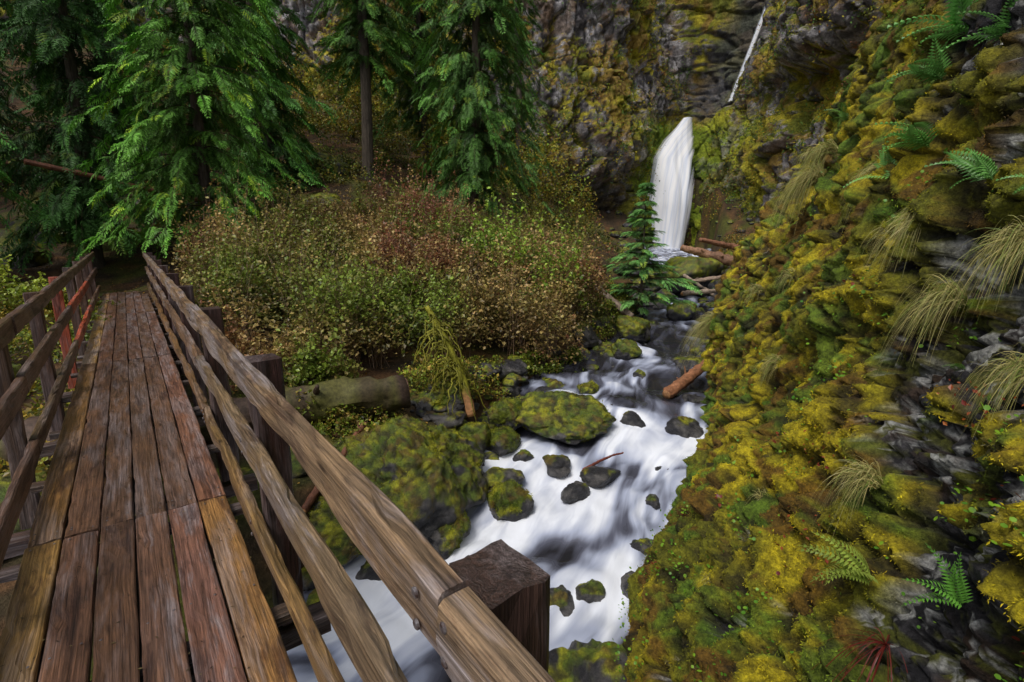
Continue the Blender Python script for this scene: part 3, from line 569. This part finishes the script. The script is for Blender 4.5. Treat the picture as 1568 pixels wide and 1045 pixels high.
# ---------------- conifers ----------------
def sprayT(seed,nseg=9,hang=.4):
    r=np.random.default_rng(seed); V=[];F=[];c=[];b=0
    for i in range(nseg):
        x=(i+.6)/nseg; z=-hang*x**1.8
        for s_ in(-1,1):
            l=(.40*(1-x*.75)+.05)*r.uniform(.75,1.2); an=r.uniform(.75,1.05); w=r.uniform(.028,.046)
            dx,dy=math.cos(an)*l,math.sin(an)*l*s_; dz=-.5*l*r.uniform(.4,1.3)
            V+=[(x,0,z),(x+dx*.5-w*s_*dy/l,dy*.5+w*dx/l*s_,z+dz*.3),(x+dx,dy,z+dz),(x+dx*.5+w*s_*dy/l,dy*.5-w*dx/l*s_,z+dz*.3)]
            F.append([b,b+1,b+2,b+3]); c+=[.4,.9,1.8,.9]; b+=4
            for q_ in(.35,.65):
                bx,by,bz=x+dx*q_,dy*q_,z+dz*q_*.7; l2=l*.42; a2=an+.9*(1 if q_<.5 else -1)*r.choice([-1,1])
                ex,ey=math.cos(a2)*l2,math.sin(a2)*l2*s_; w2=w*.7
                V+=[(bx,by,bz),(bx+ex*.5-w2*.7,by+ey*.5+w2*.7,bz),(bx+ex,by+ey,bz-.1*l),(bx+ex*.5+w2*.7,by+ey*.5-w2*.7,bz)]
                F.append([b,b+1,b+2,b+3]); c+=[.45,.9,1.6,.9]; b+=4
    return np.array(V,float),np.array(F),np.array(c)
SPT=[sprayT(s) for s in (1,2,3)]
def conifer(name,x,y,H,Rr,cs,tr,col,step=.17,sps=14,droop=.7,ssz=(.4,.8),z=None,vis_top=None,lean=0,flat=.0,nbr=3,pw=.75,hang=1.2,low=.55):
    z0=(ground(x,y)[0]-.2) if z is None else z; ac=Acc()
    hs=np.linspace(0,H,36); tp=np.c_[x+lean*hs+.12*np.sin(hs*.3+x),y+.12*np.cos(hs*.27+y),z0+hs]
    flare=1+.5*np.exp(-hs/.5)
    tube(ac,tp,tr*(1-hs/H*.93)*flare,mixc((.05,.04,.03),(.12,.095,.07),.5+.5*np.clip(fbm(tp*1.7,2,3),-1,1)),12,0,rough=.12,seed=x)
    top=vis_top or H; heights=[]; h=cs
    while h<top-.1: heights+=[h+rng.uniform(-step,step)]*nbr; h+=step*rng.uniform(.8,1.5)
    hh=np.array(heights); K=len(hh); fr=(hh-cs)/(H-cs); az=rng.uniform(0,2*np.pi,K)
    Lb=Rr*np.clip(1-fr,.03,1)**pw*rng.uniform(.4,1.15,K)*np.minimum(1,low+fr*6)
    t=np.linspace(0,1,7); d=np.c_[np.cos(az),np.sin(az),0*az]
    bx=np.interp(hh,hs,tp[:,0]); by=np.interp(hh,hs,tp[:,1])
    dr=droop*rng.uniform(.6,1.5,K)
    P_=np.stack([bx,by,z0+hh],1)[:,None]+d[:,None]*Lb[:,None,None]*t[None,:,None]+np.array([0,0,1.])*(Lb[:,None]*(.18*t[None]-dr[:,None]*t[None]**2))[...,None]
    sd=nz_(np.cross(d,[0,0,1.])+.3*rdir(K)); strips(ac,P_,.03*(1-.8*t)[None]*np.ones((K,1)),sd,np.tile([[.07,.05,.03]],(K,1)),0); strips(ac,P_,.03*(1-.8*t)[None]*np.ones((K,1)),np.tile([[0,0,1.]],(K,1)),np.tile([[.07,.05,.03]],(K,1)),0)
    n=K*sps; bi=np.repeat(np.arange(K),sps); tt=rng.uniform(.05,1,n)**.8; i=np.clip((tt*6).astype(int),0,5); fr2=(tt*6-i)[:,None]
    pos=P_[bi,i]*(1-fr2)+P_[bi,i+1]*fr2; sg=rng.choice([-1,1],n)[:,None]
    f=nz_(d[bi]*(.5+tt[:,None])+sg*np.cross(d[bi],[0,0,1.])*rng.uniform(.2,1.3,(n,1))*(1.2-tt[:,None])+np.array([0,0,-1.])*rng.uniform(.1,hang,(n,1))*(1-flat)+.25*rdir(n))
    M=frames(f,nz_(np.array([0,0,1.])+rdir(n)*(.45-.3*flat))); sc=rng.uniform(*ssz,n)*np.clip(Lb[bi]/1.6,.5,1)
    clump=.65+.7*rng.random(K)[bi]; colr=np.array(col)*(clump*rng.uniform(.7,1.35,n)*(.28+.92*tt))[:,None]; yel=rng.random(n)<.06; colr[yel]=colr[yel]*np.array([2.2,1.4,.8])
    for a in range(3):
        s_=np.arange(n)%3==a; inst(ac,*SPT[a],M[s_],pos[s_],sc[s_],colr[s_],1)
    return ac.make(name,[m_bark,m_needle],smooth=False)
conifer('cedar_tree',-9.2,16.2,17,3.2,1.6,.2,(.12,.29,.035),vis_top=9.5,nbr=4,hang=1.6,ssz=(.3,.6),sps=17)
conifer('cedar_tree',-13.6,17,18,3.1,1.4,.22,(.055,.15,.025),vis_top=10,hang=1.8)
conifer('cedar_tree',-15.3,13.0,18,2.8,2.2,.25,(.08,.23,.035),vis_top=9,hang=1.6,nbr=4,ssz=(.3,.65))
conifer('fir_tree',-6.7,25,24,2.4,5.0,.28,(.09,.21,.03),vis_top=13)
conifer('cedar_tree',-1.5,22,22,3.3,2.1,.24,(.08,.19,.03),vis_top=12,nbr=4,low=.35,hang=1.6,ssz=(.35,.7))
conifer('fir_tree',-4.6,28.5,22,2.6,3.5,.2,(.07,.16,.025),vis_top=15,sps=11)
conifer('fir_tree',-10.9,24,22,2.9,1.2,.25,(.08,.22,.035),vis_top=13)
conifer('fir_tree',-18,25,24,3.4,.8,.3,(.035,.11,.022),vis_top=14,sps=9)
conifer('fir_tree',-23,23,24,3.4,.8,.3,(.035,.11,.022),vis_top=13,sps=9)
conifer('fir_tree',-9.5,36,24,3.0,1,.3,(.06,.15,.025),vis_top=17,sps=7,step=.26)
conifer('fir_tree',.4,37,22,2.3,2,.3,(.07,.16,.025),vis_top=17,sps=7,step=.26)
conifer('fir_tree',-19,34,24,3.6,1,.3,(.04,.12,.022),vis_top=17,sps=7,step=.26)
conifer('fir_tree',-29,34,26,3.8,1,.3,(.035,.11,.022),vis_top=17,sps=7,step=.26)
conifer('fir_tree',-27,26,26,3.8,1,.3,(.035,.11,.022),vis_top=17,sps=7,step=.26)
conifer('fir_tree',-20,16.5,22,3.2,1,.3,(.045,.13,.025),vis_top=11)
conifer('young_fir_tree',4.25,16.4,4.1,2.1,.1,.05,(.16,.36,.09),step=.11,sps=16,droop=.2,ssz=(.3,.52),flat=.8,z=-.75,nbr=4,pw=1.5)
# ---------------- shrubs ----------------
def inpoly(x,y,poly):
    c=np.zeros(len(x),bool); n=len(poly)
    for i in range(n):
        x1,y1=poly[i];x2,y2=poly[(i+1)%n]; m_=((y1>y)!=(y2>y))&(x<(x2-x1)*(y-y1)/(y2-y1+1e-12)+x1); c^=m_
    return c
def polypts(poly,k):
    P=np.array(poly); out=[]
    while sum(map(len,out))<k:
        q=rng.uniform(P.min(0),P.max(0),(k*3,2)); out.append(q[inpoly(q[:,0],q[:,1],poly)])
    return np.vstack(out)[:k]
def bushes(name,C2,rad,hgt,nl,pal,ls=(.04,.085),stem=10,stemc=(.14,.09,.05),patch=.35,shoots=0):
    ac=Acc(); K=len(C2); gz=ground(C2[:,0],C2[:,1]); r=rng.uniform(*rad,K); h=rng.uniform(*hgt,K)
    h=h*(1+.4*fbm(np.c_[C2*.5,C2[:,0]*0],2,66))
    n=K*nl; bi=np.repeat(np.arange(K),nl); d=rdir(n); d[:,2]=np.abs(d[:,2])*1.05-.3; rr=rng.uniform(.25,1.12,n)**.55
    base=np.c_[C2,gz+h*.42][bi]; pos=base+d*rr[:,None]*np.c_[r[bi],r[bi],h[bi]*.62]
    pos+=.2*np.c_[fbm(pos*2.2,2,1),fbm(pos*2.2,2,2),fbm(pos*2.2,2,3)]
    pos[:,2]=np.maximum(pos[:,2],gz[bi]+.03)
    pal=np.array(pal)
    def pc(pos,n):
        pn=fbm(pos*patch,3,101)*.5+.5; pi=np.clip((pn*2.0-.5)*(len(pal)-1)+rng.normal(size=n)*.8,0,len(pal)-1.001); a=pi.astype(int); return mixc(pal[a],pal[a+1],pi-a)
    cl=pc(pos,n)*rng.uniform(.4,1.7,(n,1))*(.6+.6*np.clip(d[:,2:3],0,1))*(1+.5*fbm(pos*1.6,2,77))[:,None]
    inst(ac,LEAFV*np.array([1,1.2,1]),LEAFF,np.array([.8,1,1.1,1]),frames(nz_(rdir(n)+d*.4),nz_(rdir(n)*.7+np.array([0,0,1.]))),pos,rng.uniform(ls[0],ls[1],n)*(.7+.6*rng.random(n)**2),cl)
    for nst,ext,lvs in ((stem,1.15,0),(shoots,1.6,1)):
        if not nst: continue
        n=K*nst; bi=np.repeat(np.arange(K),nst); d=rdir(n); d[:,2]=np.abs(d[:,2])+.15+.3*lvs; d=nz_(d); t=np.linspace(0,1,8)[None,:,None]
        b=np.c_[C2,gz][bi]+rdir(n)*np.array([.2,.2,0]); e=np.c_[C2,gz+h*.4][bi]+d*np.c_[r[bi],r[bi],h[bi]*.72]*rng.uniform(.7 if not lvs else 1.,ext,(n,1))
        P_=b[:,None]*(1-t)+e[:,None]*t+np.array([0,0,1.])*(.35*np.sin(np.pi*t))*r[bi][:,None,None]
        strips(ac,P_,(.014*(1-.7*t[...,0]))*np.ones((n,1)),nz_(np.cross(d,rdir(n))),np.array(stemc)*rng.uniform(.5,1.8,(n,1)))
        if lvs:
            m_=16; bi2=np.repeat(np.arange(n),m_); tt=rng.uniform(3.6,7,n*m_); i=np.clip(tt.astype(int),0,6); fr_=(tt-i)[:,None]; ps=P_[bi2,i]*(1-fr_)+P_[bi2,i+1]*fr_; ps=ps+rdir(n*m_)*.03
            inst(ac,LEAFV*np.array([1,1.2,1]),LEAFF,np.array([.8,1,1.1,1]),frames(rdir(n*m_),nz_(rdir(n*m_)*.7+np.array([0,0,1.]))),ps,rng.uniform(*ls,n*m_),pc(ps,n*m_)*rng.uniform(.7,1.7,(n*m_,1)))
    return ac.make(name,[m_leaf],smooth=False)
TH=[(-8.6,14.0),(-6.4,10.8),(-5.0,9.0),(-3.4,8.5),(-2.4,9.4),(-1.0,10.6),(1.0,11.6),(2.0,13.0),(2.6,14.6),(2.6,19.5),(1,21.5),(-4,20.5),(-8.6,17.5)]
PAL=[(.26,.10,.05),(.30,.15,.06),(.44,.30,.11),(.36,.27,.08),(.24,.20,.05),(.17,.20,.03),(.20,.28,.035)]
bushes('shrub_thicket',polypts(TH,270),(.55,1.0),(1.35,2.15),820,PAL,ls=(.05,.11),stem=18,shoots=3,stemc=(.2,.13,.08))
bushes('green_bush',np.array([(-1.0,15.5),(-.3,16.2),(.3,15.2),(-.2,14.6),(.9,14.8),(-.9,16.6),(1.2,13.6),(1.6,14.5)]),(.6,.9),(1.8,2.4),700,[(.15,.26,.03),(.34,.46,.05),(.22,.36,.04)],ls=(.07,.14),shoots=6)
bushes('red_brown_bush',np.array([(-3.2,18.3),(-2.4,18.6),(-1.7,18.2),(-2.8,19.1),(-3.9,18.8),(-4.8,18.9)]),(.6,.9),(2.1,2.7),600,[(.26,.10,.07),(.38,.16,.10),(.24,.13,.06)],ls=(.05,.1),stem=30,stemc=(.28,.12,.08),shoots=6)
bushes('green_bush',np.array([(-12.6,12.6),(-13.6,12.9),(-12.0,11.6),(-13.2,11.6),(-14.6,12.3),(-11.6,12.6)]),(.5,.8),(1.2,1.6),700,[(.15,.26,.03),(.38,.42,.04),(.28,.36,.04)],ls=(.06,.12),shoots=6)
q2=polypts([(-15,12),(-7,4.8),(-4.6,5.2),(-9.3,11.6),(-12,14)],70)
bushes('low_streamside_plants',q2,(.35,.6),(.35,.8),300,[(.14,.2,.03),(.34,.36,.03),(.4,.28,.04)],ls=(.05,.1),stem=2)
q7=polypts([(-6.6,10.9),(-4.7,8.6),(-3.4,7.9),(-2.8,8.6),(-5,9.4)],26)
bushes('low_bramble',q7,(.3,.45),(.6,1.0),420,PAL,ls=(.045,.10),stem=12,shoots=4)
q3=np.vstack([polypts([(-2.0,8.9),(-.6,9.5),(.8,10.4),(1.9,12.0),(1.5,12.8),(-.2,10.9),(-1.9,9.8)],70),polypts([(2.2,13.4),(3.3,15.2),(4.0,17.6),(3.4,19),(2.6,16)],40),polypts([(-4,6.9),(-2.2,6.9),(-1.6,8),(-2.6,8.2),(-4.2,8)],26)])
bushes('bank_plants',q3,(.15,.4),(.2,.5),170,[(.13,.18,.02),(.24,.34,.03),(.38,.26,.05)],ls=(.035,.08),stem=3)
q4=polypts([(-30,20),(-12,18),(-5,21),(2,22),(5,26),(6,40),(-4,46),(-30,44)],400)
bushes('forest_understory',q4,(.5,1.3),(.4,1.7),190,[(.05,.09,.015),(.10,.15,.02),(.18,.2,.03),(.36,.27,.03),(.09,.15,.03)],ls=(.08,.17),stem=3)
q5=np.vstack([rng.normal((-3.4,28),(1.0,1.2),(26,2)),rng.normal((-8.5,31),(1.4,1.2),(18,2)),rng.normal((2.2,32),(1.5,1.2),(18,2)),rng.normal((-13,32),(1.4,1.2),(14,2))])
bushes('yellow_maple_shrub',q5,(.7,1.3),(3.5,7.5),280,[(.36,.22,.03),(.42,.36,.03),(.18,.28,.03)],ls=(.09,.18),stem=5)
q6=polypts([(7.5,14),(9,20),(12,30),(16,40),(20,40),(16,24),(11,14)],120)
bushes('right_bank_understory',q6,(.5,1.1),(.4,1.2),170,[(.08,.12,.015),(.17,.2,.03),(.34,.18,.03)],ls=(.06,.14),stem=3)
ac=Acc(); q=polypts([(-16,6),(-3,5),(3,10),(9,18),(14,40),(-20,40)],26000); z=ground(q[:,0],q[:,1])+.02; kk=len(q)
inst(ac,LEAFV,LEAFF,np.ones(4),frames(rdir(kk)*np.array([1,1,.3]),nz_(np.array([0,0,1.])+rdir(kk)*.4)),np.c_[q,z],rng.uniform(.04,.09,kk),mixc((.12,.05,.02),(.40,.24,.04),rng.random(kk)))
ac.make('fallen_leaves',[m_moss],smooth=False)
# ---------------- logs ----------------
def log(name,a,b,r0,r1,col,bend=.05,mossy=0,stubs=0,end=(.35,.18,.08)):
    ac=Acc(); a=np.array(a,float);b=np.array(b,float); t=np.linspace(0,1,44)[:,None]; L_=np.linalg.norm(b-a)
    P_=a*(1-t)+b*t+bend*L_*np.array([.3,0,1.])*np.sin(np.pi*t)+.02*L_*np.c_[fbm(np.c_[t*4,t*0,t*0+a[0]],2,5),t*0,fbm(np.c_[t*4,t*0+5,t*0],2,6)]
    c=np.array(col)*(1+.5*fbm(P_*3,2,8))[:,None]
    if mossy: c=mixc(c,(.13,.15,.014),mossy*sm(fbm(P_*2.5,3,12),-.1,.2))
    tube(ac,P_,r0+(r1-r0)*t[:,0],c,20,0,rough=.4,seed=a[0]*3)
    d=nz_((b-a)[None])[0]
    for e,s_,rr in((a,-1,r0),(b,1,r1)):
        tube(ac,np.array([e,e+d*s_*.02]),[rr*.8,rr*.72],end,14)
    for _ in range(stubs):
        i=rng.integers(4,40); v=rdir(1)[0]; v[2]=abs(v[2]); e=P_[i]+v*rng.uniform(.15,.4)*L_*.3; tube(ac,np.linspace(P_[i],e,6)+0.015*rdir(6),np.linspace(r1*.4,r1*.1,6),col,6)
    return ac.make(name,[m_log])
log('fallen_log',(-6.6,6.3,-1.15),(-1.75,8.15,-.88),.33,.27,(.075,.048,.034),.0,end=(.14,.08,.05),stubs=3,mossy=.45)
log('fallen_log',(3.1,9.8,-1.5),(5.0,11.4,-.95),.12,.09,(.26,.115,.055),.02,stubs=3)
log('fallen_log',(3.7,15.6,-.95),(2.3,16.6,.25),.12,.09,(.2,.15,.11),.0)
log('driftwood_log',(6.7,20.6,1.0),(9.6,20.0,.25),.12,.28,(.26,.14,.08),.0,stubs=4)
log('driftwood_log',(7.6,21.0,1.3),(9.9,22.4,.9),.08,.14,(.24,.11,.06),.0,stubs=3)
log('driftwood_log',(5.6,16.8,-.35),(7.6,17.4,-.25),.08,.06,(.30,.23,.17),.0,stubs=1)
log('driftwood_log',(5.9,17.8,-.1),(8.0,18.0,.2),.07,.06,(.30,.22,.16),.0,stubs=2)
log('driftwood_log',(6.4,19.6,.1),(6.9,17.2,-.5),.06,.05,(.26,.2,.15),.0)
log('driftwood_log',(1.1,7.3,-1.9),(1.75,7.55,-1.72),.025,.012,(.2,.05,.03),.05,stubs=4)
log('driftwood_log',(-2.6,5.8,-1.7),(-2.2,7.2,-1.1),.05,.04,(.22,.09,.05),.02,stubs=2)
log('driftwood_log',(-3.0,5.6,-1.75),(-3.3,7.4,-1.0),.05,.06,(.17,.07,.04),.02,stubs=2)
log('fallen_log',(-5,3.2,-2.2),(-8.5,6.8,-.9),.22,.16,(.09,.05,.04),.02,stubs=2,mossy=.6)
log('fallen_log',(-4.6,5.0,-1.6),(-8.2,4.2,-1.3),.2,.16,(.11,.065,.045),.02,stubs=2,mossy=.6)
log('fallen_log',(-14,15.5,3.6),(-8.6,18.5,2.2),.08,.05,(.22,.09,.05),.0,stubs=2)
for _ in range(16):
    x=rng.uniform(4.8,9.5); y=x*2.6+rng.uniform(-1.5,2); a=rng.uniform(-1.5,1.5); L_=rng.uniform(.5,1.3); z=ground(x,y)[0]+.25
    log('driftwood_branch',(x,y,z),(x+L_*math.cos(a),y+L_*math.sin(a),z+rng.uniform(-.2,.4)),.035,.02,(.25,.17,.12),.02)
ac=Acc(); a=np.array([-.72,8.6,-1.5]); b=np.array([-1.5,8.9,.42]); t=np.linspace(0,1,30)[:,None]; P_=a*(1-t)+b*t+np.array([.12,0,0])*np.sin(np.pi*t)
cs_=mixc((.46,.23,.10),(.24,.23,.02),sm(t[:,0],.16,.28)); tube(ac,P_,np.linspace(.08,.05,30),cs_,10,rough=.5)
for i in range(60):
    s0=rng.uniform(.3,1); o=a*(1-s0)+b*s0; az=rng.uniform(-3.6,1.2); L_=rng.uniform(.25,1.0); tt=np.linspace(0,1,12)[:,None]; d=np.array([math.cos(az),math.sin(az),0])
    Q_=o+d*L_*.7*tt*(1-.2*tt)+np.array([0,0,1.])*L_*(.35*tt-1.1*tt**2); tube(ac,Q_+.02*rng.normal(size=(12,3)),np.linspace(.022,.005,12),np.array((.21,.20,.02))*rng.uniform(.5,1.3),5,rough=.5)
ac.make('mossy_snag',[m_log])
# ---------------- light, world, camera ----------------
w=bpy.data.worlds.new('World'); S.world=w; w.use_nodes=True; nt=w.node_tree; bg=nt.nodes['Background']
sky=nt.nodes.new('ShaderNodeTexSky'); sky.sky_type='NISHITA'; sky.sun_disc=False; EL,AZ=math.radians(58),math.radians(215)
sky.sun_elevation=EL; sky.sun_rotation=AZ; sky.dust_density=3; sky.air_density=1.0; sky.ozone_density=1
hs=nt.nodes.new('ShaderNodeHueSaturation'); hs.inputs['Saturation'].default_value=.5; nt.links.new(sky.outputs[0],hs.inputs['Color']); nt.links.new(hs.outputs[0],bg.inputs[0]); bg.inputs[1].default_value=.15
sl=bpy.data.lights.new('sun','SUN'); sl.energy=1.5; sl.angle=math.radians(16); sl.color=(1,.96,.9); so=bpy.data.objects.new('sun',sl); S.collection.objects.link(so)
dv_=Vector((math.sin(AZ)*math.cos(EL),math.cos(AZ)*math.cos(EL),math.sin(EL))); so.rotation_euler=dv_.to_track_quat('Z','Y').to_euler()
cam=bpy.data.cameras.new('camera'); cam.lens=18; cam.sensor_width=36; cam.clip_start=.05; cam.clip_end=600; co=bpy.data.objects.new('camera',cam); S.collection.objects.link(co)
co.location=(0,0,1.75); co.rotation_euler=(math.radians(90-12.37),0,0); S.camera=co
S.view_settings.view_transform='Standard'; S.view_settings.look='None'; S.view_settings.exposure=0
